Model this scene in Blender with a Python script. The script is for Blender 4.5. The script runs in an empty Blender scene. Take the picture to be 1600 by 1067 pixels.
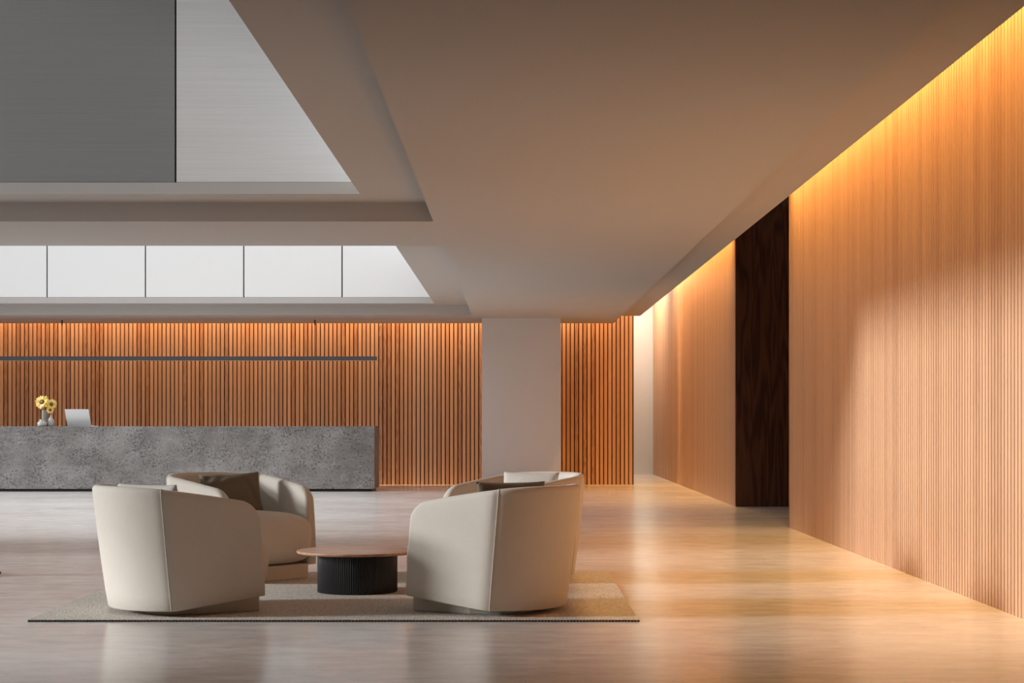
import bpy, bmesh, math, random
from mathutils import Vector, Matrix
random.seed(7)
PI = math.pi
SC = bpy.context.scene
COL = SC.collection

# ------------------------------------------------------------------ camera, sky, sun, exposure
cam_d = bpy.data.cameras.new('camera')
cam_d.sensor_width = 36.0
cam_d.lens = 63.0
cam_d.shift_y = 121.5 / 1600
cam_d.clip_end = 200
cam = bpy.data.objects.new('camera', cam_d)
cam.location = (0, 0, 1.2)
cam.rotation_euler = (PI / 2, 0, 0)
COL.objects.link(cam)
SC.camera = cam

world = bpy.data.worlds.new('world')
world.use_nodes = True
SC.world = world
wb = world.node_tree.nodes['Background']
wb.inputs['Color'].default_value = (0.93, 0.96, 1.0, 1)
# bright overcast sky: brighter overhead than at the horizon
_t = world.node_tree
_c = _t.nodes.new('ShaderNodeTexCoord'); _s = _t.nodes.new('ShaderNodeSeparateXYZ')
_m = _t.nodes.new('ShaderNodeMath'); _m.operation = 'MAXIMUM'; _m.inputs[1].default_value = 0
_a = _t.nodes.new('ShaderNodeMath'); _a.operation = 'MULTIPLY_ADD'
_a.inputs[1].default_value = 1.8; _a.inputs[2].default_value = .46
_t.links.new(_c.outputs['Generated'], _s.inputs[0]); _t.links.new(_s.outputs[2], _m.inputs[0])
_t.links.new(_m.outputs[0], _a.inputs[0]); _t.links.new(_a.outputs[0], wb.inputs['Strength'])

def sun_lamp(name, travel, strength, angle, color):
    d = bpy.data.lights.new(name, 'SUN')
    d.energy = strength; d.angle = math.radians(angle); d.color = color
    o = bpy.data.objects.new(name, d)
    o.rotation_euler = Vector(travel).to_track_quat('-Z', 'Y').to_euler()
    o.location = (-6, 10, 12)
    COL.objects.link(o)
    return o
SUN_TRAVEL = (1.0, 0.12, -0.25)
sun_lamp('sun', SUN_TRAVEL, 4.6, 9.0, (0.94, 0.97, 1.0))

def area_lamp(name, loc, direction, sx, sy, power, color, portal=False, spread=180):
    d = bpy.data.lights.new(name, 'AREA')
    d.shape = 'RECTANGLE'; d.size = sx; d.size_y = sy
    d.energy = power; d.color = color; d.spread = math.radians(spread)
    o = bpy.data.objects.new(name, d)
    dv = Vector(direction).normalized()
    # local X stays along the lamp's long side (given by the caller through sx)
    z = -dv
    up = Vector((0, 1, 0)) if abs(dv.y) < 0.9 else Vector((0, 0, 1))
    x = up.cross(z).normalized(); y = z.cross(x)
    o.matrix_world = Matrix.Translation(loc) @ Matrix((x, y, z)).transposed().to_4x4()
    COL.objects.link(o)
    if portal: d.cycles.is_portal = True
    return o

SC.view_settings.view_transform = 'Standard'
SC.view_settings.look = 'None'
SC.view_settings.exposure = 0.0
SC.view_settings.gamma = 1.0
SC.view_settings.use_curve_mapping = False
SC.cycles.use_denoising = True
SC.cycles.max_bounces = 8
SC.cycles.diffuse_bounces = 6
SC.cycles.glossy_bounces = 4
SC.cycles.sample_clamp_indirect = 6.0
SC.cycles.caustics_reflective = False
SC.cycles.caustics_refractive = False

# ------------------------------------------------------------------ dimensions of the place
H = 2.946            # ceiling height
HR = 3.116           # ceiling of the stepped recesses round the skylights
HS = 3.079           # raised ceiling strip on the right
YW = 32.94           # slatted back wall
YC = 32.60           # back edge of the ceiling
XW = 3.07            # slatted right wall
XL = -10.5           # window wall on the left
WARM = (1.0, 0.55, 0.18)
WARM2 = (1.0, 0.64, 0.33)

# skylight wells (portals guide the sky's light through their open tops)
area_lamp('skylight_portal', (-5.9, 24.1, 4.75), (0, 0, -1), 9.2, 11.0, 1, (1, 1, 1), portal=True)
area_lamp('window_portal', (XL + .02, 11.3, 3.4), (1, 0, 0), 6.8, 7.8, 1, (1, 1, 1), portal=True)
area_lamp('window_portal_rear', (XL + .02, 23.4, 1.4), (1, 0, 0), 2.7, 12.6, 1, (1, 1, 1), portal=True)
# warm cove lamps
area_lamp('cove_lamp', (2.90, 14.25, 4.00), (0.08, 0, -1), .05, 10.9, 200, WARM, spread=115)
area_lamp('cove_lamp_far', (2.90, 29.4, 4.00), (0.08, 0, -1), .05, 9.2, 150, WARM, spread=115)
area_lamp('cove_lamp_rear', (-3.9, 32.66, 4.15), (0, 0.1, -1), 12.2, .05, 470, WARM2, spread=170)
area_lamp('corridor_fill_lamp', (2.60, 37.0, 4.15), (0, 0, -1), .5, 3.0, 105, (1.0, 0.83, 0.64))  # unseen fill lamp, added to brighten the white end wall

# ------------------------------------------------------------------ helpers
def link_mesh(name, verts, faces, mat, parent=None, smooth=False):
    me = bpy.data.meshes.new(name)
    me.from_pydata([tuple(v) for v in verts], [], faces)
    me.update()
    if smooth:
        for p in me.polygons: p.use_smooth = True
    if mat is not None: me.materials.append(mat)
    o = bpy.data.objects.new(name, me)
    COL.objects.link(o)
    if parent is not None: o.parent = parent
    return o

class MB:
    def __init__(s): s.v = []; s.f = []
    def box(s, x0, x1, y0, y1, z0, z1):
        b = len(s.v)
        s.v += [(x0,y0,z0),(x1,y0,z0),(x1,y1,z0),(x0,y1,z0),(x0,y0,z1),(x1,y0,z1),(x1,y1,z1),(x0,y1,z1)]
        s.f += [(b,b+3,b+2,b+1),(b+4,b+5,b+6,b+7),(b,b+1,b+5,b+4),(b+1,b+2,b+6,b+5),(b+2,b+3,b+7,b+6),(b+3,b,b+4,b+7)]
        return s
    def lathe(s, prof, n=48, c=(0, 0, 0), rad=None):
        """prof: list of (r, z) from bottom axis to top axis; rad(k, r) may alter the radius"""
        b = len(s.v); m = len(prof)
        for (r, z) in prof:
            for k in range(n):
                a = 2 * PI * k / n
                rr = rad(k, r) if rad else r
                s.v.append((c[0] + rr * math.cos(a), c[1] + rr * math.sin(a), c[2] + z))
        for j in range(m - 1):
            for k in range(n):
                k2 = (k + 1) % n
                s.f.append((b + j*n + k, b + j*n + k2, b + (j+1)*n + k2, b + (j+1)*n + k))
        s.f.append(tuple(b + k for k in reversed(range(n))))
        s.f.append(tuple(b + (m-1)*n + k for k in range(n)))
        return s
    def tube(s, pts, r, n=8):
        b = len(s.v); P = [Vector(p) for p in pts]
        for i, p in enumerate(P):
            t = (P[min(i+1, len(P)-1)] - P[max(i-1, 0)]).normalized()
            u = t.cross(Vector((0, 1, 0)) if abs(t.y) < .9 else Vector((1, 0, 0))).normalized()
            w = t.cross(u)
            rr = r[i] if isinstance(r, (list, tuple)) else r
            for k in range(n):
                a = 2*PI*k/n
                s.v.append(tuple(p + rr*(math.cos(a)*u + math.sin(a)*w)))
        for i in range(len(P)-1):
            for k in range(n):
                k2 = (k+1) % n
                s.f.append((b+i*n+k, b+(i+1)*n+k, b+(i+1)*n+k2, b+i*n+k2))
        s.f.append(tuple(b+k for k in range(n)))
        s.f.append(tuple(b+(len(P)-1)*n+k for k in reversed(range(n))))
        return s
    def build(s, name, mat, parent=None, smooth=False, bevel=0, seg=2):
        o = link_mesh(name, s.v, s.f, mat, parent, smooth)
        if bevel:
            m = o.modifiers.new('bevel', 'BEVEL'); m.width = bevel; m.segments = seg; m.limit_method = 'ANGLE'
        return o

def auto_smooth(o, deg=35):
    for p in o.data.polygons: p.use_smooth = True
    o.data.set_sharp_from_angle(angle=math.radians(deg))
    return o

def structure(o):
    o['kind'] = 'structure'; return o

def tag(o, label, cat, group=None):
    o['label'] = label; o['category'] = cat
    if group: o['group'] = group
    return o

def empty(name, loc, rz=0):
    o = bpy.data.objects.new(name, None)
    o.empty_display_size = .2
    o.location = loc; o.rotation_euler = (0, 0, rz)
    COL.objects.link(o)
    return o

# ------------------------------------------------------------------ materials
class M:
    """tiny node helper"""
    def __init__(s, name, rough=0.6, color=(.5, .5, .5), metal=0.0, spec=0.5):
        s.m = bpy.data.materials.new(name); s.m.use_nodes = True
        s.t = s.m.node_tree; s.N = s.t.nodes; s.L = s.t.links
        s.b = s.N['Principled BSDF']
        s.b.inputs['Roughness'].default_value = rough
        s.b.inputs['Base Color'].default_value = (*color, 1)
        s.b.inputs['Metallic'].default_value = metal
        s.b.inputs['Specular IOR Level'].default_value = spec
    def coord(s, scale=(1, 1, 1), kind='Object', loc=(0, 0, 0)):
        c = s.N.new('ShaderNodeTexCoord'); mp = s.N.new('ShaderNodeMapping')
        mp.inputs['Scale'].default_value = scale; mp.inputs['Location'].default_value = loc
        s.L.new(c.outputs[kind], mp.inputs['Vector'])
        return mp.outputs['Vector']
    def noise(s, vec, scale=1, detail=4, rough=.5, dist=0):
        n = s.N.new('ShaderNodeTexNoise')
        n.inputs['Scale'].default_value = scale; n.inputs['Detail'].default_value = detail
        n.inputs['Roughness'].default_value = rough; n.inputs['Distortion'].default_value = dist
        s.L.new(vec, n.inputs['Vector']); return n.outputs['Fac']
    def ramp(s, fac, stops):
        r = s.N.new('ShaderNodeValToRGB'); e = r.color_ramp.elements
        while len(e) > len(stops): e.remove(e[-1])
        while len(e) < len(stops): e.new(0.5)
        for el, (p, c) in zip(e, stops):
            el.position = p; el.color = (*c, 1) if len(c) == 3 else c
        s.L.new(fac, r.inputs['Fac']); return r.outputs['Color']
    def mix(s, a, b, fac, mode='MIX'):
        m = s.N.new('ShaderNodeMix'); m.data_type = 'RGBA'; m.blend_type = mode
        for sock, val in ((m.inputs['Factor'], fac), (m.inputs['A'], a), (m.inputs['B'], b)):
            if hasattr(val, 'is_output'): s.L.new(val, sock)
            elif isinstance(val, (int, float)): sock.default_value = val
            else: sock.default_value = (*val, 1)
        return m.outputs['Result']
    def math(s, op, a, b=0.0, c=None):
        m = s.N.new('ShaderNodeMath'); m.operation = op
        for i, v in enumerate((a, b) if c is None else (a, b, c)):
            if hasattr(v, 'is_output'): s.L.new(v, m.inputs[i])
            else: m.inputs[i].default_value = v
        return m.outputs[0]
    def bump(s, h, strength=.2, dist=.01):
        b = s.N.new('ShaderNodeBump'); b.inputs['Strength'].default_value = strength
        b.inputs['Distance'].default_value = dist
        s.L.new(h, b.inputs['Height']); s.L.new(b.outputs['Normal'], s.b.inputs['Normal'])
    def base(s, c): s.L.new(c, s.b.inputs['Base Color'])
    def rough(s, c): s.L.new(c, s.b.inputs['Roughness'])
    def sheen(s, w=.3, r=.5):
        s.b.inputs['Sheen Weight'].default_value = w; s.b.inputs['Sheen Roughness'].default_value = r

def mat_plaster(name, col):
    k = M(name, .85, col, spec=.25)
    v = k.coord((1, 1, 1))
    k.bump(k.noise(v, 60, 3), .03, .002)
    return k.m

def mat_slats(name, axis, pitch, dark, light, offset=0.0, bold=1.0, vary=.35):
    """vertical oak slats: a tone of its own for each slat, long grain and cathedral figure"""
    k = M(name, .48, spec=.35)
    c = k.N.new('ShaderNodeTexCoord'); sp = k.N.new('ShaderNodeSeparateXYZ')
    k.L.new(c.outputs['Object'], sp.inputs[0])
    u = sp.outputs[axis]
    ident = k.math('FLOOR', k.math('DIVIDE', k.math('SUBTRACT', u, offset), pitch))
    wn = k.N.new('ShaderNodeTexWhiteNoise'); wn.noise_dimensions = '1D'
    k.L.new(ident, wn.inputs['W'])
    tone = wn.outputs['Value']
    # figure
    cb = k.N.new('ShaderNodeCombineXYZ')
    k.L.new(k.math('MULTIPLY', u, 16.0), cb.inputs[0])
    k.L.new(k.math('MULTIPLY', tone, 37.0), cb.inputs[1])
    k.L.new(k.math('MULTIPLY', sp.outputs[2], 1.1), cb.inputs[2])
    n1 = k.noise(cb.outputs[0], 1.3, 2, .45, .2)
    rings = k.math('SINE', k.math('MULTIPLY', n1, 42.0))
    rings = k.math('MULTIPLY_ADD', rings, .5, .5)
    cb2 = k.N.new('ShaderNodeCombineXYZ')
    k.L.new(k.math('MULTIPLY', u, 160.0), cb2.inputs[0])
    k.L.new(k.math('MULTIPLY', tone, 91.0), cb2.inputs[1])
    k.L.new(k.math('MULTIPLY', sp.outputs[2], 2.5), cb2.inputs[2])
    fine = k.noise(cb2.outputs[0], 1.0, 4, .6)
    figured = k.math('GREATER_THAN', wn.outputs['Value'], .80)
    amt = k.math('MULTIPLY_ADD', figured, .30 * bold, .07)
    f = k.math('ADD', k.math('MULTIPLY', rings, amt), k.math('MULTIPLY', fine, .45))
    f = k.math('ADD', f, k.math('MULTIPLY', tone, vary))
    col = k.ramp(f, [(.20, light), (.85, dark)])
    k.base(col)
    k.bump(fine, .08, .002)
    return k.m

def mat_plank(name, dark, light):
    k = M(name, .42, spec=.4)
    v = k.coord((5.0, 5.0, .42))
    n = k.noise(v, 1.0, 2, .45, .5)
    r = k.math('MULTIPLY_ADD', k.math('SINE', k.math('MULTIPLY', n, 46.0)), .5, .5)
    fine = k.noise(k.coord((60, 60, 2)), 1.0, 4, .6)
    f = k.math('ADD', k.math('MULTIPLY', r, .45), k.math('MULTIPLY', fine, .5))
    k.base(k.ramp(f, [(.15, light), (.8, dark)]))
    return k.m

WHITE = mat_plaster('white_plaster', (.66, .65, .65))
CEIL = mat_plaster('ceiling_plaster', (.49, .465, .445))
SLAT_B = mat_slats('oak_slats', 0, .0765, (.42, .20, .105), (.76, .45, .27))
SLAT_R = mat_slats('oak_slats_side', 1, .075, (.37, .19, .10), (.61, .375, .225), bold=.3, vary=.22)
GAP = M('slat_backing', .8, (.02, .008, .006)).m
GAP_R = M('slat_backing_side', .8, (.075, .03, .015)).m
PLANK = mat_plank('walnut_panel', (.045, .014, .007), (.14, .052, .024))
BLACK = M('black_metal', .45, (.012, .012, .013), metal=.3).m
DARK = M('graphite_aluminium', .5, (.17, .17, .18), metal=.2).m

def mat_floor():
    k = M('polished_travertine', .22, spec=.5)
    a = k.noise(k.coord((.28, .55, 1)), 1.1, 7, .6, .3)
    b = k.noise(k.coord((3.2, 7.5, 1)), 1.0, 8, .66, .2)
    f = k.math('ADD', k.math('MULTIPLY', a, .55), k.math('MULTIPLY', b, .45))
    col = k.ramp(f, [(.36, (.53, .485, .445)), (.50, (.68, .645, .61)), (.64, (.78, .76, .74))])
    pits = k.noise(k.coord((9, 17, 1)), 1.0, 6, .8)
    pm = k.ramp(pits, [(.615, (0, 0, 0)), (.66, (1, 1, 1))])
    col = k.mix(col, (.30, .28, .23), k.math('MULTIPLY', pm, .75))
    k.base(col)
    k.rough(k.math('MULTIPLY_ADD', b, .08, .155))
    k.bump(b, .04, .003)
    return k.m
FLOOR = mat_floor()

def mat_stone():
    k = M('grey_stone', .5, spec=.4)
    a = k.noise(k.coord((1, 1, 1)), 1.6, 6, .6, .4)
    base = k.ramp(a, [(.3, (.13, .118, .112)), (.52, (.215, .20, .19)), (.72, (.29, .28, .27))])
    sp = k.noise(k.coord((1, 1, 1)), 30, 6, .78, .4)
    clus = k.noise(k.coord((1, 1, 1), loc=(7, 0, 3)), 2.4, 3, .6)
    m = k.ramp(k.math('ADD', sp, k.math('MULTIPLY', clus, .28)), [(.655, (0, 0, 0)), (.74, (1, 1, 1))])
    col = k.mix(base, (.045, .04, .038), k.math('MULTIPLY', m, .85))
    ch = k.noise(k.coord((1, 1, 1), loc=(3, 5, 1)), 34, 3, .6)
    m2 = k.ramp(ch, [(.60, (0, 0, 0)), (.68, (1, 1, 1))])
    col = k.mix(col, (.42, .41, .395), k.math('MULTIPLY', m2, .6))
    vn = k.noise(k.coord((.8, 1, 2.2), loc=(2, 0, 0)), 1.1, 5, .6, 1.6)
    v = k.math('ABSOLUTE', k.math('SUBTRACT', vn, .5))
    m3 = k.ramp(v, [(.0, (1, 1, 1)), (.02, (0, 0, 0))])
    col = k.mix(col, (.36, .35, .335), k.math('MULTIPLY', m3, .35))
    k.base(col)
    return k.m
STONE = mat_stone()

def mat_fabric(name, col, col2, s=220, sheen=.08):
    k = M(name, .9, spec=.15)
    n = k.noise(k.coord((1, 1, 1)), s, 3, .6)
    big = k.noise(k.coord((1, 1, 1)), 9, 4, .6)
    f = k.math('ADD', k.math('MULTIPLY', n, .7), k.math('MULTIPLY', big, .3))
    k.base(k.ramp(f, [(.3, col2), (.7, col)]))
    k.bump(n, .15, .002); k.sheen(sheen, .4)
    return k.m
BOUCLE = mat_fabric('cream_velvet', (.64, .585, .51), (.58, .525, .45))
PIPING = mat_fabric('piping', (.60, .54, .47), (.52, .46, .39))
PILLOW_L = mat_fabric('cream_cotton', (.62, .59, .53), (.54, .51, .45), 300)
PILLOW_D = mat_fabric('taupe_cotton', (.20, .165, .12), (.15, .12, .085), 300)

def mat_rug():
    k = M('woven_wool', .95, spec=.1)
    n = k.noise(k.coord((1, 1, 1)), 110, 2, .6)
    vo = k.N.new('ShaderNodeTexVoronoi'); vo.inputs['Scale'].default_value = 85
    k.L.new(k.coord((1, 1, 1)), vo.inputs['Vector'])
    f = k.math('ADD', k.math('MULTIPLY', n, .8), k.math('MULTIPLY', vo.outputs['Distance'], .3))
    k.base(k.ramp(f, [(.38, (.30, .255, .205)), (.52, (.54, .49, .425)), (.68, (.70, .66, .60))]))
    k.bump(f, .5, .01)
    return k.m
RUG = mat_rug()

def mat_metal_panel(name, c1, metal):
    k = M(name, .42, metal=metal)
    b = k.noise(k.coord((.8, .5, 60)), 1.0, 6, .7)
    k.base(k.ramp(b, [(.35, tuple(v * .93 for v in c1)), (.65, c1)]))
    k.rough(k.math('MULTIPLY_ADD', b, .12, .36))
    return k.m
METAL = mat_metal_panel('brushed_metal', (.86, .86, .86), .2)
METAL_SHADE = mat_metal_panel('brushed_metal_shade', (.35, .355, .355), .45)  # darker copy of the brushed metal: the left panels' shade put into the colour
PANELW = M('white_panel', .6, (.85, .85, .84), spec=.3).m
TRIMW = mat_plaster('trim_paint', (.62, .615, .60))

def mat_tabletop():
    k = M('oak_top', .38, spec=.45)
    n = k.noise(k.coord((1.6, 6, 6), loc=(.3, .1, 0)), 1.0, 2, .45, .6)
    r = k.math('MULTIPLY_ADD', k.math('SINE', k.math('MULTIPLY', n, 50.0)), .5, .5)
    fine = k.noise(k.coord((4, 110, 110)), 1.0, 4, .6)
    f = k.math('ADD', k.math('MULTIPLY', r, .3), k.math('MULTIPLY', fine, .6))
    k.base(k.ramp(f, [(.2, (.60, .34, .20)), (.8, (.34, .165, .085))]))
    return k.m
OAKTOP = mat_tabletop()

# ------------------------------------------------------------------ the room
structure(MB().box(XL - .3, 5.2, -3, 40, -.2, 0).build('floor', FLOOR))

# ceiling: slab with two stepped openings
O1 = (XL - .3, -.695, 7.0, 15.82)        # recess outlines in the main ceiling (x0, x1, y0, y1)
O2 = (XL - .3, -.680, 18.04, 30.0)
V1 = (XL - .02, -1.295, 7.6, 15.24)       # the wells inside them
V2 = (XL - .02, -1.285, 18.64, 29.62)
def ring(mb, o, i, z0, z1):
    mb.box(o[0], o[1], o[2], i[2], z0, z1); mb.box(o[0], o[1], i[3], o[3], z0, z1)
    mb.box(o[0], i[0], i[2], i[3], z0, z1); mb.box(i[1], o[1], i[2], i[3], z0, z1)
XA = 1.845
c = MB()
T = HR
c.box(XL - .3, XA, -3, O1[2], H, T)
c.box(XL - .3, XA, O1[3], O2[2], H, T)
c.box(XL - .3, XA, O2[3], YC, H, T)
c.box(XL - .3, O1[0], O1[2], O1[3], H, T); c.box(O1[1], XA, O1[2], O1[3], H, T)
c.box(XL - .3, O2[0], O2[2], O2[3], H, T); c.box(O2[1], XA, O2[2], O2[3], H, T)
# upper layer, through which the wells pass
c.box(XL - .3, XA, -3, V1[2], T, T + .098)
c.box(XL - .3, XA, V1[3], V2[2], T, T + .098)
c.box(XL - .3, XA, V2[3], YC, T, T + .098)
c.box(XL - .3, V1[0], V1[2], V1[3], T, T + .098); c.box(V1[1], XA, V1[2], V1[3], T, T + .098)
c.box(XL - .3, V2[0], V2[2], V2[3], T, T + .098); c.box(V2[1], XA, V2[2], V2[3], T, T + .098)
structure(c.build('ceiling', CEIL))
# raised strip beside the right wall
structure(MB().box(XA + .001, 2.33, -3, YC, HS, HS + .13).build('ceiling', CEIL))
# roof of the cove on the right and along the back wall
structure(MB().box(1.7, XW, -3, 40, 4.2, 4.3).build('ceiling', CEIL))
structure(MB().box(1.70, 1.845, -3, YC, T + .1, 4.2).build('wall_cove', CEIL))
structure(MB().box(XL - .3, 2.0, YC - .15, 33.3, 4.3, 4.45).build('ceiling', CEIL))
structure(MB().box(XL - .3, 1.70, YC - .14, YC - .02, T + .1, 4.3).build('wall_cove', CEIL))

# wells
def well(v, ztop, seams, mats, name, gapw=.012, roof=False):
    z0 = HR + .098
    w = MB()
    w.box(v[0] - .2, v[1] + .2, v[2] - .2, v[2], z0, ztop)
    if roof: w.box(v[0] - .2, v[1] + .2, v[2] - .2, v[3] + .2, ztop, ztop + .2)
    w.box(v[1], v[1] + .2, v[2], v[3] + .06, z0, ztop)
    structure(w.build('wall_well', TRIMW))
    back = structure(MB().box(v[0] - .2, v[1] + .2, v[3] + .035, v[3] + .2, z0, ztop).build(name, BLACK))
    xs = [v[0]] + seams + [v[1]]
    for i, (a, b) in enumerate(zip(xs[:-1], xs[1:])):
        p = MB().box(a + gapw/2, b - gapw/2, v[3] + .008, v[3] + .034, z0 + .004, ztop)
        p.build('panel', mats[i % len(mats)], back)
# white upstand framing the lower edge of each well
well(V1, 6.9, [-2.863 - 1.626 * k for k in (3, 2, 1, 0)], [METAL_SHADE] * 4 + [METAL], 'wall_well_front', .016, True)
well(V2, 4.85, [-2.81 - 1.626 * k for k in (3, 2, 1, 0)], [PANELW], 'wall_well_rear', .022)

# slatted walls
def slat_x(x0, x1, y, z0, z1, pitch=.0765, w=.0570, t=.042):
    m = MB(); k = math.ceil(x0 / pitch)
    while k * pitch + w < x1 + 1e-6:
        a = k * pitch + (pitch - w) / 2
        m.box(a, a + w, y - t, y, z0, z1); k += 1
    return m
back = structure(MB().box(XL, 2.235, YW, YW + .2, 0, 4.3).build('wall_back', GAP))
slat_x(XL, 2.24, YW, 0, 4.28).build('slats', SLAT_B, back)

def slat_y(x, y0, y1, z0, z1, pitch=.075, w=.059, t=.022):
    m = MB(); k = math.ceil(y0 / pitch)
    while (k + 1) * pitch < y1 + 1e-6:
        a = k * pitch + (pitch - w) / 2
        m.box(x, x + t, a, a + w, z0, z1); k += 1
    return m
YO0, YO1 = 19.85, 24.6
rw = structure(MB().box(XW + .022, XW + .25, -3, YO0, 0, 4.6).build('wall_right', GAP_R))
slat_y(XW, 0.0, YO0, 0, 4.6).build('slats', SLAT_R, rw)
MB().box(XW, XW + .25, YO0, YO0 + .012, 0, 4.6).build('end_panel', SLAT_R, rw)
rw2 = structure(MB().box(XW + .022, XW + .25, YO1 + .02, 39.3, 0, 4.6).build('wall_right_rear', GAP_R))
slat_y(XW, YO1 + .02, 39.07, 0, 4.6).build('slats', SLAT_R, rw2)
# passage in the right wall
structure(MB().box(XW + .002, 5.2, YO1, YO1 + .02, 0, 4.6).build('wall_passage_rear', PLANK))
structure(MB().box(5.0, 5.2, YO0 - .2, YO1, 0, 4.6).build('wall_passage_side', PLANK))
structure(MB().box(XW + .001, 5.2, YO0 - .2, YO1 + .02, 4.6, 4.7).build('ceiling_passage', PLANK))
structure(MB().box(XW + .25, 5.0, YO0 - .2, YO0, 0, 4.6).build('wall_passage_front', PLANK))
# white end wall behind the corner
structure(MB().box(1.4, XW + .3, 39.07, 39.3, 0, 4.6).build('wall_end', WHITE))
structure(MB().box(2.1, 2.235, YW + .2, 39.07, 0, 4.6).build('wall_corridor', WHITE))
# square column
structure(MB().box(-.52, .842, 30.94, YW - .03, 0, H).build('wall_column', WHITE))
# behind the camera
structure(MB().box(XL - .3, 5.2, -3.2, -3, 0, 8.2).build('wall_front', PLANK))
# window wall on the left: piers, sill, head
wl = MB()
wl.box(XL - .3, XL, -3, 7.4, 0, 8.2); wl.box(XL - .3, XL, 15.2, 17.1, 0, 5.0); wl.box(XL - .3, XL, 29.7, 33.3, 0, 5.0)
wl.box(XL - .3, XL, 17.1, 29.7, HR + .1, 6.5)  # unseen wall carried up past the rear well, added to block the sun
wl.box(XL - .3, XL, 17.1, 29.7, 2.75, HR + .1)
wl.box(XL - .3, XL, 7.4, 15.2, 6.9, 8.2)
structure(wl.build('wall_left', WHITE))
wf = MB()
for k in range(6): wf.box(XL - .18, XL - .1, 7.4 + 1.548 * k, 7.46 + 1.548 * k, 0, 6.9)
for z in (0, 2.95, 6.84): wf.box(XL - .18, XL - .1, 7.4, 15.2, z, z + .06)
structure(wf.build('window_1', DARK))
wf = MB()
for k in range(6): wf.box(XL - .18, XL - .1, 17.1 + 2.508 * k, 17.16 + 2.508 * k, 0, 2.75)
for z in (0, 2.69): wf.box(XL - .18, XL - .1, 17.1, 29.7, z, z + .06)
structure(wf.build('window_2', DARK))

# ------------------------------------------------------------------ reception desk
desk = empty('reception_desk', (-6.0, 29.73, 0))
tag(desk, 'long grey speckled stone reception desk in front of the slatted wall', 'desk')
dx0, dx1 = -4.2, 6.0 - 2.283
MB().box(dx0, dx1, 0, .03, .045, 1.083).build('front_panel', STONE, desk, bevel=.003)
MB().box(dx1 - .03, dx1, .0305, 1.07, .045, 1.083).build('side_panel', STONE, desk, bevel=.003)
MB().box(dx0, dx1 - .031, .031, .42, 1.045, 1.0825).build('counter_top', STONE, desk, bevel=.003)
MB().box(dx0, dx1 - .031, .42, 1.07, .72, .75).build('work_top', STONE, desk, bevel=.003)
MB().box(dx0 + .04, dx1 - .05, .04, 1.03, 0, .045).build('plinth', BLACK, desk)

# ------------------------------------------------------------------ hanging linear lamp
lin = empty('pendant_lamp', (-6.0, 31.5, 0))
tag(lin, 'long slim graphite linear pendant hanging over the reception desk', 'lamp')
MB().box(-4.3, 3.626, -.035, .035, 2.234, 2.304).build('lamp_body', DARK, lin, bevel=.004)
for x in (-1.91, 2.535):
    MB().tube([(x, 0, 2.30), (x, 0, H)], .006).build('suspension_rod', BLACK, lin)
    MB().lathe([(.012, H - .09), (.012, H - .0005)], 20, (x, 0, 0)).build('ceiling_mount', BLACK, lin)
MB().box(-4.28, 3.60, -.025, .025, 2.228, 2.2335).build('diffuser', M('opal_diffuser', .5, (.7, .7, .7)).m, lin)

# ------------------------------------------------------------------ things on the desk
ZD = 1.0827
CER = M('pale_ceramic', .55, (.40, .375, .34)).m
CER2 = M('grey_ceramic', .6, (.31, .29, .275)).m
def vase(name, label, x, y, prof, mat):
    # outer profile up, then the inner wall back down
    inner = [(max(r - .008, .004), z) for r, z in reversed(prof[1:])] + [(max(prof[0][0] - .012, .004), .012)]
    o = MB().lathe(prof + inner, 40).build(name, mat)
    auto_smooth(o, 50)
    o.location = (x, y, ZD)
    tag(o, label, 'vase')
    return o
PX = lambda x, d: (x - 800) * d / 2800
vase('tall_vase', 'tall grey cylinder vase holding the sunflowers on the desk', PX(70, 30.0), 30.0,
     [(.040, 0), (.050, .01), (.052, .06), (.052, .255), (.049, .27)], CER2)
vase('squat_vase', 'squat pale vase with narrow collar, front left of the tall vase', PX(66, 29.84), 29.84,
     [(.066, 0), (.078, .012), (.080, .055), (.074, .070), (.050, .085), (.046, .092), (.046, .112), (.049, .118)], CER)
vase('bottle_vase', 'small pale bottle vase with thin neck, right of the squat vase', PX(79.7, 29.9), 29.9,
     [(.050, 0), (.058, .01), (.058, .075), (.050, .105), (.022, .150), (.015, .165), (.015, .190), (.019, .196)], CER)

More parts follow.
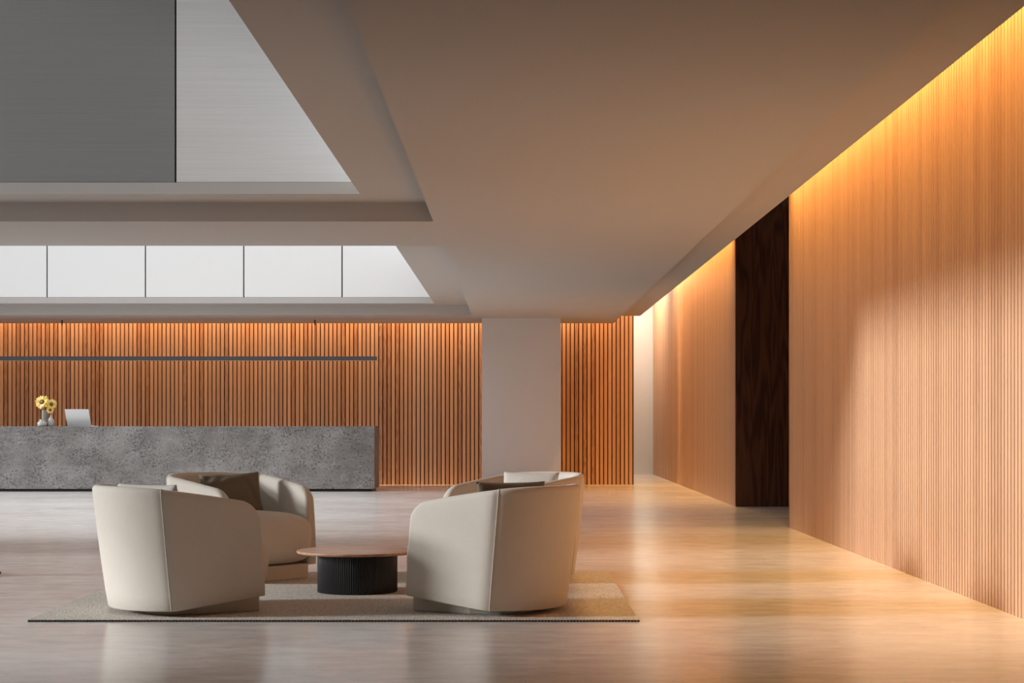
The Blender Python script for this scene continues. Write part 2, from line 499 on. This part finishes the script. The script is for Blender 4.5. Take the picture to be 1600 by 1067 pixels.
PETAL = M('yellow_petals', .6, (.88, .62, .13), spec=.2)
pn = PETAL.noise(PETAL.coord((1, 1, 1)), 14, 3)
PETAL.base(PETAL.ramp(pn, [(.35, (.86, .56, .09)), (.65, (.92, .75, .30))]))
PETAL = PETAL.m
SEED = M('seed_head', .9, (.10, .035, .015)).m
SEEDC = M('seed_centre', .9, (.40, .20, .10)).m
STEM = M('green_stem', .6, (.10, .17, .04)).m
def sunflower(label, head, direction, R, base, seed=0):
    rnd = random.Random(seed)
    root = empty('sunflower', base)
    tag(root, label, 'flower', 'sunflowers in the tall vase')
    h = Vector(head) - Vector(base)
    b = Vector((0, 0, 0)); d = Vector(direction).normalized()
    pts = []
    c1 = Vector((h.x * .15, h.y * .15, h.z * .7)); end = h - d * .012
    for i in range(9):
        t = i / 8
        pts.append((1-t)**2 * b + 2*t*(1-t) * c1 + t*t * end)
    auto_smooth(MB().tube(pts, .0045, 8).build('stem', STEM, root))
    q = d.to_track_quat('Z', 'Y').to_matrix()
    def tr(v): return q @ Vector(v) + h
    m = MB()
    for layer, (n, L, lift) in enumerate(((17, 1.0, .06), (15, .86, .22))):
        for k in range(n):
            a = 2*PI*(k + .5*layer) / n + rnd.uniform(-.08, .08)
            L2 = R * L * rnd.uniform(.86, 1.08); w = R * .17; cu = rnd.uniform(-.22, .12)
            ca, sa = math.cos(a), math.sin(a); bb = len(m.v)
            for i in range(6):
                t = i / 5; r = R*.24 + (L2 - R*.24) * t
                ww = w * math.sin(PI * (t*.86 + .12)) ** .8 * (1 - .0*t)
                if i == 5: ww = .0008
                z = R * lift * t + R * cu * t * t
                for s_, dz in ((-1, 0), (0, -.14*w*4*.3), (1, 0)):
                    m.v.append(tuple(tr((r*ca - s_*ww*sa, r*sa + s_*ww*ca, z + dz))))
            for i in range(5):
                for j in range(2):
                    p = bb + i*3 + j
                    m.f.append((p, p+3, p+4, p+1))
    o = m.build('petals', PETAL, root, smooth=True)
    so = o.modifiers.new('solidify', 'SOLIDIFY'); so.thickness = .0012
    prof = [(.001, -.012), (R*.30, -.008), (R*.31, .004), (R*.27, .014), (R*.16, .016), (.001, .013)]
    mm = MB().lathe(prof, 24); mm.v = [tuple(tr(v)) for v in mm.v]
    auto_smooth(mm.build('seed_head', SEED, root), 60)
    mm = MB().lathe([(.001, .012), (R*.15, .0165), (R*.14, .021), (.001, .019)], 20); mm.v = [tuple(tr(v)) for v in mm.v]
    auto_smooth(mm.build('seed_centre', SEEDC, root), 60)
vb = (PX(70, 30.0), 30.0, ZD + .05)
def at(x, y, d): return (PX(x, d), d, 1.2 + (655 - y) * d / 2800)
sunflower('largest sunflower, facing forward at the left of the bouquet', at(65.5, 628.0, 29.86), (-.22, -1, .35), .128, vb, 1)
sunflower('sunflower at the upper right of the bouquet, turned right', at(80.5, 631.5, 30.0), (.65, -1, .25), .098, (vb[0] + .015, vb[1], vb[2]), 5)
sunflower('small drooping sunflower at the lower right of the bouquet', at(78.5, 640.5, 29.86), (.45, -1, -.45), .072, (vb[0] + .02, vb[1] - .015, vb[2]), 9)

ALU = M('silver_aluminium', .35, (.74, .75, .76), metal=.35).m
lap = empty('laptop', (PX(124, 29.95), 29.95, ZD), math.radians(4))
tag(lap, 'open silver laptop seen from behind on the reception desk', 'laptop')
MB().box(-.195, .195, 0, .27, 0, .016).build('keyboard_base', ALU, lap, bevel=.004)
sm = MB(); zz = .285; lean = .085
b0 = len(sm.v)
sm.box(-.197, .197, -.004, .005, .014, zz)
sm.v = [(x - (z - .014) * .12, y - (z - .014) * lean / .27, z) for x, y, z in sm.v]
sm.build('screen_lid', ALU, lap, bevel=.003)
sc_ = MB().box(-.185, .185, .0052, .0058, .03, zz - .012)
sc_.v = [(x - (z - .014) * .12, y - (z - .014) * lean / .27, z) for x, y, z in sc_.v]
sc_.build('display', M('dark_glass', .12, (.01, .01, .012)).m, lap)
ph = MB().box(-.045, .045, -.07, .07, 0, .009).build('smartphone', ALU, bevel=.003)
ph.location = (PX(147.5, 29.86), 29.86, ZD); ph.rotation_euler = (0, 0, .5)
tag(ph, 'flat silver smartphone lying on the desk beside the laptop', 'phone')

# ------------------------------------------------------------------ rug
RZ = .012
rug = MB().box(-2.872, .752, 10.62, 13.97, .0005, RZ).build('area_rug', RUG)
tag(rug, 'flat woven beige rug under the armchairs and the round table', 'rug')
st = MB()
x = -2.866; k = 0
while x < .745:
    st.box(x, x + .012, 10.610, 10.6195, .0006, .0105); x += .019
st.build('stitched_edge', M('dark_stitching', .9, (.05, .035, .025)).m, rug)

# ------------------------------------------------------------------ coffee table
TX, TY = PX(558.5, 12.37), 12.37
tb = empty('coffee_table', (TX, TY, RZ))
tag(tb, 'low round oak topped coffee table on a fluted black drum', 'table')
tt = .298 - RZ
R0 = .418
o = MB().lathe([(R0 - .018, tt - .020), (R0 - .006, tt - .018), (R0 - .001, tt - .012), (R0, tt - .006), (R0 - .002, tt - .001), (R0 - .006, tt)], 128).build('tabletop', OAKTOP, tb)
auto_smooth(o, 25)
NF = 116
drum = MB().lathe([(.272, 0), (.276, .004), (.276, tt - .022), (.27, tt - .0205)], NF * 6, rad=lambda k, r: r - .0050 * (1 - abs(math.sin(PI * k / 6))))
auto_smooth(drum.build('drum_base', M('black_lacquer', .42, (.014, .015, .017)).m, tb), 60)

# ------------------------------------------------------------------ tub armchairs
W2 = .455           # half width
YS = -.20           # y of the back seams (front of the chair is +y)
YF = .385           # front edge of the arms
def plan():
    """outer outline at floor level from the right arm's front round the back to the left arm's front"""
    sag = .235
    R = (W2**2 + sag**2) / (2 * sag)
    a0 = math.asin(W2 / R)
    cy = YS - sag + R
    side = []
    n = 24
    for i in range(n):                       # right arm, front -> seam
        t = (i / n) ** 1.7
        y = YF + (YS + .06 - YF) * t
        x = W2 - .035 * ((y - YS) / (YF - YS)) ** 2
        side.append((x, y))
    arc = []
    # rounded corner between side and back, quadratic curve
    p0 = Vector((W2, YS + .06)); p1 = Vector((W2, YS - .01))
    a1 = a0 * .86
    p2 = Vector((R * math.sin(a1), cy - R * math.cos(a1)))
    for i in range(8):
        t = i / 8
        p = (1-t)**2 * p0 + 2*t*(1-t) * p1 + t*t * p2
        arc.append((p.x, p.y))
    m = 26
    for i in range(m + 1):
        a = a1 - 2 * a1 * i / m
        arc.append((R * math.sin(a), cy - R * math.cos(a)))
    left = [(-x, y) for x, y in reversed(side)] 
    arcl = [(-x, y) for x, y in reversed(arc[:8])]
    return side + arc + arcl + left, n
PLAN, NSIDE = plan()
def shell_mesh():
    P = [Vector((x, y, 0)) for x, y in PLAN]
    n = len(P); V = []; F = []
    ring_n = None
    ZT, ZA = .785, .676                     # rim at the back, rim at the arm front
    rc = .105
    stations = []
    def drop(d): return 0 if d > rc else rc - math.sqrt(max(rc*rc - (rc - d)**2, 0))
    for i, p in enumerate(P):
        a = P[max(i-1, 0)]; b = P[min(i+1, n-1)]
        t = (b - a).normalized(); nrm = Vector((t.y, -t.x, 0)) * 1.0
        if nrm.dot(Vector((p.x, p.y + .05, 0))) < 0: nrm = -nrm
        u = (p.y - YS) / (YF - YS)           # 0 at seam, 1 at arm front
        if u > 0:
            zt = (ZT - .018) + (ZA - ZT + .018) * u ** 1.15
            zt0 = zt; zt -= drop(YF + .024 - p.y)
            zb = .038 + .062 * u
            lean = .016
            front = .068 + .010 * (1 - u)
        else:
            v = min(1, -u / .4)
            zt = ZT - .018 * (1 - v) ** 2; zb = .030 + .008 * (1 - v); lean = .016 + .012 * v
            front = .068 + .010 * v
        stations.append((p, nrm, zt, zb, lean, front, u))
    TH = .072
    def section(p, nrm, zt, zb, lean, front, th):
        pts = []
        def off(z, o):
            q = p + nrm * (lean * (z / .775) + o)
            # arms' front edge leans back towards the top
            return Vector((q.x, q.y - front * (z / .75), z))
        r = th / 2
        for z in (zb, zb + .006):
            pts.append(off(z, -.010 if z == zb else -.003))
        for k in range(1, 9):
            z = zb + .006 + (zt - r - zb - .006) * k / 8
            pts.append(off(z, 0.004 * math.sin(PI * k / 8)))
        for k in range(1, 8):
            a = PI * k / 8
            pts.append(off(zt - r + r * math.sin(a), -r + r * math.cos(a)))
        for k in range(0, 7):
            z = zt - r - (zt - r - zb - .02) * k / 6
            pts.append(off(z, -th - .010 * k / 6))
        pts.append(off(zb, -th))
        return pts
    rings = []
    # rounded front caps: a few shrinking sections ahead of the first and last station
    def cap(st, sign):
        p, nrm, zt, zb, lean, front, u = st
        out = []
        for t in (1.0, .90, .72, .45):
            e = .026 * math.sqrt(max(0, 1 - t * t))
            th = TH * t + .004
            pp = p + Vector((0, e, 0)) - nrm * (TH - th) / 2
            out.append(section(pp, nrm, zt + drop(.024) - drop(max(.024 - e, .0005)), zb + .004 * (1 - t), lean, front, th))
        return out
    c0 = cap(stations[0], 1); c1 = cap(stations[-1], 1)
    rings += [c0[3], c0[2], c0[1]]
    for s_ in stations: rings.append(section(*s_[:6], TH))
    rings += [c1[1], c1[2], c1[3]]
    m = len(rings[0])
    for r_ in rings: V += r_
    for i in range(len(rings) - 1):
        for k in range(m):
            k2 = (k + 1) % m
            F.append((i*m + k, i*m + k2, (i+1)*m + k2, (i+1)*m + k))
    F.append(tuple(reversed(range(m)))); L = (len(rings) - 1) * m
    F.append(tuple(L + k for k in range(m)))
    # seams
    seams = []
    for idx in (NSIDE + 5, n - 1 - NSIDE - 5):
        s_ = section(*stations[idx][:6], TH)
        nr = stations[idx][1]
        seams.append([q + nr * .0005 for q in s_[0:18]])
    return V, F, seams
SV, SF, SEAMS = shell_mesh()

def rounded(mb_pts_fn, nu, nv):
    V = []; F = []
    for i in range(nu):
        for j in range(nv):
            V.append(mb_pts_fn(2*PI*i/nu, -PI/2 + PI*j/(nv-1)))
    for i in range(nu):
        for j in range(nv-1):
            i2 = (i+1) % nu
            F.append((i*nv+j, i2*nv+j, i2*nv+j+1, i*nv+j+1))
    return V, F
def spow(a, e): return math.copysign(abs(a) ** e, a)
def seat_fn(u, v):
    # super-ellipsoid block: half sizes .372 x .44 x .19, front nose rounded and bulging
    e1, e2 = .42, .38
    cx = spow(math.cos(v), e1) * spow(math.cos(u), e2)
    sy = spow(math.cos(v), e1) * spow(math.sin(u), e2)
    sz = spow(math.sin(v), e1)
    x = .385 * cx; y = .045 + .425 * sy
    if y > .2: y += .035 * (1 - (cx) ** 2) * (y - .2) / .245   # crowned front
    z = .29 + .180 * sz
    if sz > 0: z += .038 * sz * (1 - cx * cx) * (1 - .55 * max(sy, 0) ** 4) 
    if y > .3 and sz < 0: y -= .03 * sz * sz
    if y < -.05: x *= 1 - .35 * ((-.05 - y) / .35) ** 2
    return Vector((x, y, z))
def plinth_mesh():
    pts = []
    for x, y in ((.345, .385), (.330, -.02), (.27, -.20), (.14, -.27)): pts.append((x, y))
    ring_ = pts + [(-x, y) for x, y in reversed(pts)]
    m = MB(); n = len(ring_)
    for z in (0, .1105):
        for x, y in ring_: m.v.append((x, y, z))
    for k in range(n):
        k2 = (k+1) % n
        m.f.append((k2, k, n + k, n + k2))
    m.f.append(tuple(range(n))); m.f.append(tuple(reversed(range(n, 2*n))))
    return m
PL = plinth_mesh()

def make_armchair():
    root = empty('tub_armchair', (0, 0, 0))
    sh = link_mesh('shell', SV, SF, BOUCLE, root)
    auto_smooth(sh, 50)
    for s_ in SEAMS:
        auto_smooth(MB().tube(s_, .0032, 6).build('piping', PIPING, sh))
    V, F = rounded(seat_fn, 72, 29)
    se = link_mesh('seat', V, F, BOUCLE, root); auto_smooth(se, 60)
    PL_o = link_mesh('plinth', PL.v, PL.f, BOUCLE, root)
    bv = PL_o.modifiers.new('bevel', 'BEVEL'); bv.width = .008; bv.segments = 2
    return root
def copy_tree(o, parent=None):
    c_ = o.copy(); COL.objects.link(c_); c_.parent = parent
    for ch in list(o.children): copy_tree(ch, c_)
    return c_
chair0 = make_armchair()
FR = lambda deg: math.radians(deg - 90)      # facing azimuth (0 = +X) to a z rotation
CH = [  # centre x, y, facing azimuth, label
    (-2.070, 11.20, 31, 'cream tub armchair nearest the camera on the left, seen from behind'),
    (-2.040, 13.42, -42, 'cream tub armchair left of the table with a large taupe cushion'),
    (-.110, 11.22, 150, 'cream tub armchair nearest the camera on the right'),
    (.005, 13.45, 215, 'cream tub armchair farthest back on the right, behind its neighbour'),
]
chairs = []
for i, (x, y, a, lab) in enumerate(CH):
    o = chair0 if i == 0 else copy_tree(chair0)
    o.location = (x, y, RZ); o.rotation_euler = (0, 0, FR(a))
    tag(o, lab, 'armchair', 'tub armchairs round the coffee table')
    chairs.append(o)

# cushions
def pillow(label, size, high, thick, mat, loc, lean_to, tilt, roll, seed, wr=.5):
    name = 'throw_pillow'
    rnd = random.Random(seed)
    n = 28; V = []; F = []
    ph = [rnd.uniform(0, 6.28) for _ in range(8)]
    for side in (1, -1):
        for i in range(n + 1):
            for j in range(n + 1):
                u = -1 + 2*i/n; v = -1 + 2*j/n
                prof = max(0, (1 - u*u)) ** .42 * max(0, (1 - v*v)) ** .42
                # edges bow inwards between the corners
                x = size/2 * u * (1 - .045 * (1 - v*v)); y = high/2 * v * (1 - .045 * (1 - u*u))
                cr = math.sin(9*u*u + 5*v + ph[0]) * math.exp(-((abs(u)-.8)**2)*9) + math.sin(11*v + 4*u*v + ph[1]) * math.exp(-((abs(v)-.75)**2)*8)
                cr += .8 * math.sin(14*(u+v) + ph[2]) * math.exp(-((u-.6)**2 + (v-.6)**2) * 5)
                z = side * thick/2 * prof * (1 + .10 * wr * cr)
                V.append(Vector((x, y, z)))
    off = (n+1)**2
    for i in range(n):
        for j in range(n):
            a = i*(n+1)+j
            F.append((a, a+n+1, a+n+2, a+1))
            F.append((off+a, off+a+1, off+a+n+2, off+a+n+1))
    me = bpy.data.meshes.new(name); me.from_pydata([tuple(v) for v in V], [], F); me.update()
    bm = bmesh.new(); bm.from_mesh(me); bmesh.ops.remove_doubles(bm, verts=bm.verts, dist=.0006)
    bmesh.ops.recalc_face_normals(bm, faces=bm.faces); bm.to_mesh(me); bm.free()
    for p in me.polygons: p.use_smooth = True
    me.materials.append(mat)
    o = bpy.data.objects.new(name, me); COL.objects.link(o)
    o.matrix_world = Matrix.Translation(loc) @ Matrix.Rotation(math.radians(lean_to + 90), 4, 'Z') @ Matrix.Rotation(math.radians(90 + tilt), 4, 'X') @ Matrix.Rotation(math.radians(roll), 4, 'Z')
    tag(o, label, 'cushion', 'cushions on the armchairs')
    return o
pillow('cream cushion showing over the back of the near left armchair', .50, .35, .14, PILLOW_L, (-2.235, 11.12, .632), 238, 16, 0, 3)
pillow('large taupe cushion leaning in the left armchair facing the camera', .46, .35, .15, PILLOW_D, (-2.12, 13.56, .625), 112, 20, -3, 4, 1.2)
pillow('taupe cushion just showing over the rim of the near right armchair', .45, .34, .13, PILLOW_D, (-.02, 11.11, .650), 290, 14, 0, 5)
pillow('pale cushion standing in the far right armchair', .45, .34, .15, PILLOW_L, (.13, 13.52, .636), 68, 16, 0, 6)

# ------------------------------------------------------------------ tip of a side chair's foot at the left edge of the picture
foot = empty('side_chair', (-4.225, 13.74, 0))
tag(foot, 'dark chair foot poking in at the left edge of the floor', 'chair')
for k in range(5):
    a = 2*PI*k/5 + .0
    pts = [(0, 0, .10), (.16*math.cos(a), .16*math.sin(a), .055), (.305*math.cos(a), .305*math.sin(a), .022)]
    auto_smooth(MB().tube(pts, [.018, .015, .010], 10).build('leg', BLACK, foot))
MB().lathe([(.03, .06), (.03, .40)], 20).build('column', BLACK, foot)
V, F = rounded(lambda u, v: Vector((.26*spow(math.cos(v), .5)*spow(math.cos(u), .6), .25*spow(math.cos(v), .5)*spow(math.sin(u), .6), .45 + .05*spow(math.sin(v), .5))), 40, 15)
auto_smooth(link_mesh('seat', V, F, PILLOW_D, foot), 60)
